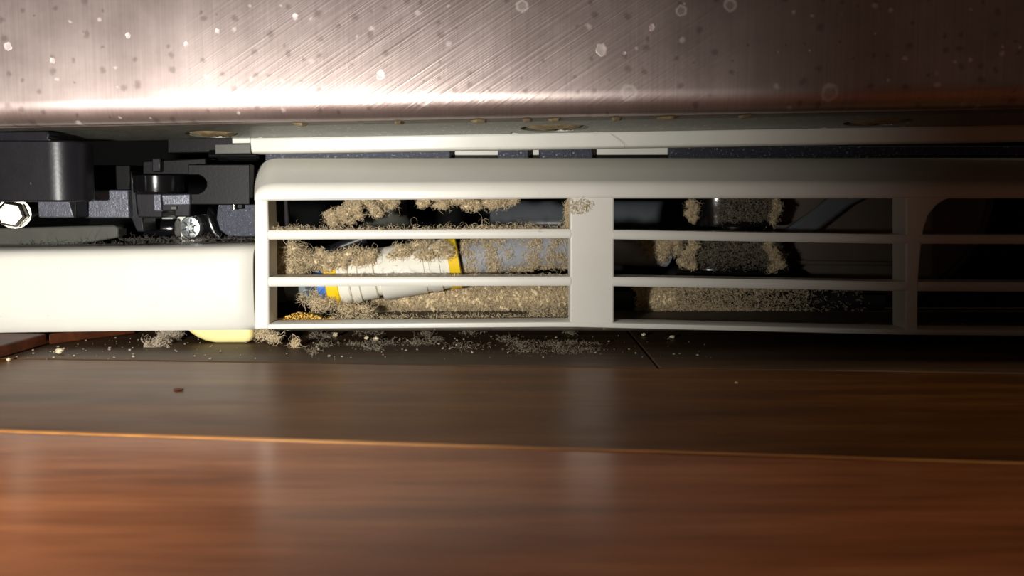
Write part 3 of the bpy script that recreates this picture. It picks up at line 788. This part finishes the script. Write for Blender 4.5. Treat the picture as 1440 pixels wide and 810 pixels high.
# lint on the column
def on_column(y0, y1, r0, r1, n, q0, q1):
    c = np.array(P(1033, 388, .330)); y = rs.uniform(y0, y1, n); t = (y - y0) / (y1 - y0); r = r0 + (r1 - r0) * t
    q = rs.uniform(math.radians(q0), math.radians(q1), n); z = np.array([ZY(k, .321) for k in y])
    nn = np.stack([np.cos(q), np.sin(q), np.zeros(n) + .2], 1)
    return np.stack([c[0] + r * np.cos(q), c[1] + r * .55 * np.sin(q), z], 1), norm(nn)
lint('lint_coat', 'thin grey lint over the front of the black post', [on_column(278, 312, .0168, .0168, 2600, 232, 360), on_column(340, 378, .0175, .0220, 4000, 180, 360)], 'dust_ash', None, (.001, .003), out=.2, rad=.00007)
clump('tufts of tan lint at both edges of the black post', [(972 + rr_ * 5, yy_, .3225, 6, 5, .003) for rr_, yy_ in ((0, 285), (1, 294), (-.4, 300), (.6, 308))] + [(1091 + rr_ * 5, yy_, .324, 5, 5, .003) for rr_, yy_ in ((0, 284), (.5, 292), (-.4, 300), (-1, 310))]
      + [(968 + rr_ * 8, yy_, .320, 8, 6, .003) for rr_, yy_ in ((1, 344), (.6, 352), (-.2, 360), (-.6, 368), (.2, 374))] + [(1084 + rr_ * 8, yy_, .321, 8, 6, .003) for rr_, yy_ in ((-.5, 346), (.3, 354), (.6, 362), (1.2, 372), (.2, 376))], per_mm2=9, shrink=.5, lenr=(.001, .003))
log2 = [P(893, 419, .329), P(960, 419, .329), P(1040, 420, .329), P(1120, 421, .330), P(1215, 423, .330)]
p, n = on_tube(log2, .0046, 17000)
keep = rs.rand(len(p)) < np.clip(1.1 - (p[:, 0] - log2[0].x) / .075, .04, 1); p, n = p[keep], n[keep]
core = MB()
for i, x in enumerate(range(904, 945, 9)):
    c, r = px_ell(x, 419, .3285, 9, 11, .004); core.lump(c, r, seed=i, rough=.9, sub=3, freq=5)
lint('lint_coat', 'grey lint roll thinning out along the bottom of the right opening', [(p, n)], 'dust', core, (.0015, .004), segs=5, out=.35)
# fuzz on slats and posts
def on_line(pl, x0, x1, n, Y, spread=.002):
    x = rs.uniform(x0, x1, n); pts = np.array([tuple(P(k, interp(pl, k), Y)) for k in x]); pts[:, 1] += rs.uniform(-.0002, .006, n)
    return pts, np.array([[0, -.3, 1.0]]).repeat(n, 0)
lint('lint_fuzz', 'fine lint threads caught along the upper slat of the left opening', [on_line(S1T, 380, 800, 500, YG + .0012), on_line(S1T, 380, 420, 160, YG + .003), on_line(S1T, 660, 760, 260, YG + .001)], 'dust', None, (.002, .005), segs=6, rad=.00007, out=.15)
lint('lint_fuzz', 'dark lint settled on the flat top of the white end panel', [on_line([(150, 338), (356, 336)], 170, 356, 420, .305), on_line([(0, 344), (356, 340)], 20, 356, 200, .305)], 'dust_dark', None, (.001, .004), segs=5, out=.1)
lint('lint_fuzz', 'sparse lint threads along the lower slat of the left opening', [on_line(S2T, 480, 800, 260, YG + .003)], 'dust', None, (.002, .004), segs=6, rad=.00007, out=.1)
xx = rs.uniform(797, 803, 420); yy = rs.uniform(283, 325, 420)
p = np.array([tuple(P(a_, b_, YG + .006)) for a_, b_ in zip(xx, yy)])
xx2 = rs.uniform(803, 830, 90); yy2 = rs.uniform(282, 300, 90)
p2 = np.array([tuple(P(a_, b_, YG - .0001)) for a_, b_ in zip(xx2, yy2)])
lint('lint_fuzz', 'lint clinging to the upper left edge of the pillar', [(p, np.array([[-1, 0, 0.]]).repeat(420, 0)), (p2, np.array([[0, -1, 0.]]).repeat(90, 0))], 'dust', None, (.0015, .004), segs=6, rad=.00008)
lint('lint_fuzz', 'lint threads lying on the pan behind the left bottom rail', [on_line([(440, 449), (800, 446)], 440, 800, 500, .300), on_line([(740, 443), (800, 440)], 745, 800, 260, .306)], 'dust', None, (.002, .005), segs=6, rad=.00007, out=.05)

# single hair on the white liner and a tan smear on the top rail
hp = [P(858 + 30 * t_ - 10 * t_ ** 4, 188 + 20 * t_, .2985) for t_ in np.linspace(0, 1, 16)]
tag(MB().tube(hp, .00005, 5, up=(0, 1, 0)).build('hair', 'black_satin'), 'single dark hair curling over the white strip right of the pillar', 'hair')
mb = MB()
for x, y, rx in ((650, 258.5, 5), (660, 256.5, 6), (668, 254.5, 5)):
    Yq = .2875 + (259 - y) * .00052; c = P(x, y, Yq); mb.lump((c.x, c.y, c.z), (rx * .00026, .0006, .00035), seed=x, rough=.5, sub=2)
mb.build('smear', 'glue', gr, label='tan dirt smear on the sloping top')
# golden crumbs in the corner of the left opening
core = MB()
rr = random.Random(3)
for k in range(1000):
    t = rr.random(); x = 379 + 92 * t; hmax = 14 * math.exp(-((x - 425) / 30) ** 2) + 2
    y = 455 - rr.random() * hmax; Y = rr.uniform(.2965, .304)
    c = P(x, y, Y); c.z = max(c.z, zp + .0007); r = rr.uniform(.0002, .0005)
    core.lump(c, (r, r, r * .8), seed=k, rough=.5, sub=1)
o = core.build('crumb_pile', 'crumb'); tag(o, 'golden crumbs heaped in the lower left corner of the left opening', 'crumbs', kind='stuff')

# dust on the floor
def on_floor(x0, x1, y0, y1, n):
    pts = [G((x0 + x1) / 2 + rs.randn() * (x1 - x0) * .4, min(502, (y0 + y1) / 2 + rs.randn() * (y1 - y0) * .5)) for _ in range(n)]
    return np.array([tuple(q) for q in pts]) + np.array([[0, 0, .0002]]), np.array([[0, 0, 1.]]).repeat(n, 0)
lint('floor_lint', 'grey lint scattered on the dark floorboard below the grille', [on_floor(x, x + rs.uniform(10, 40), y, y + rs.uniform(2, 7), 90) for x, y in [(rs.uniform(400, 830), rs.uniform(466, 494)) for _ in range(28)]], 'dust_ash', None, (.0008, .003), segs=5, rad=.00007, out=.15)
clump('pale fluffy lint beside the left of the cream foot', [(240, 470, .297, 16, 9, .004), (228, 480, .290, 12, 6, .003), (218, 487, .286, 14, 3, .003)], mat='dust_grey', per_mm2=6, shrink=.5)
clump('pale fluffy lint beside the right of the cream foot', [(368, 467, .2945, 10, 8, .003), (384, 474, .289, 10, 5, .003), (415, 484, .283, 6, 4, .002)], mat='dust', per_mm2=7, shrink=.5)
core = MB()
for k in range(260):
    x = rr.uniform(5, 700) if k < 200 else rr.uniform(700, 1000); y = rr.uniform(472, 506) if x > 200 else rr.uniform(484 - x * .05, 512 - x * .03)
    c = G(x, y); r = .00010 + .0004 * rr.random() ** 3; c.z = r
    core.lump(c, (r * 1.2, r, r * .8), seed=k, rough=.5, sub=1)
o = core.build('floor_grit', 'dust_ash'); tag(o, 'fine pale grit strewn over the floor under the appliance', 'grit', kind='stuff')
for x, y, r, lab in ((84, 498, .0011, 'largest pale crumb on the floor near the left end of the dark gap'), (12, 508, .0006, 'small pale crumb at the left edge of the floor'),
                     (472, 474, .0009, 'round grey crumb under the bottom rail, left of a yellowish one'), (529, 480, .0009, 'yellowish round crumb under the bottom rail'),
                     (515, 478, .0007, 'small tan crumb just left of the yellowish round crumb'), (905, 473, .0007, 'pale crumb on the butt joint of the far floorboards'),
                     (945, 476, .0007, 'pale crumb just right of the butt joint'), (1035, 540, .0004, 'tiny pale speck on the open floor at the right')):
    c = G(x, y); c.z = r * 1.05
    o = MB().lump(c, (r * 1.2, r, r * .85), seed=x, rough=.6, sub=2).build('crumb', 'pale_crumb'); tag(o, lab, 'crumb', 'pale crumbs on the floorboards')
o = MB().lump(G(251, 549) + Vector((0, 0, .0003)), (.0016, .0005, .0003), seed=2, rough=.5, sub=2).build('splinter', 'wood_red')
tag(o, 'small dark sliver lying on the floor in front of the cream foot', 'splinter')
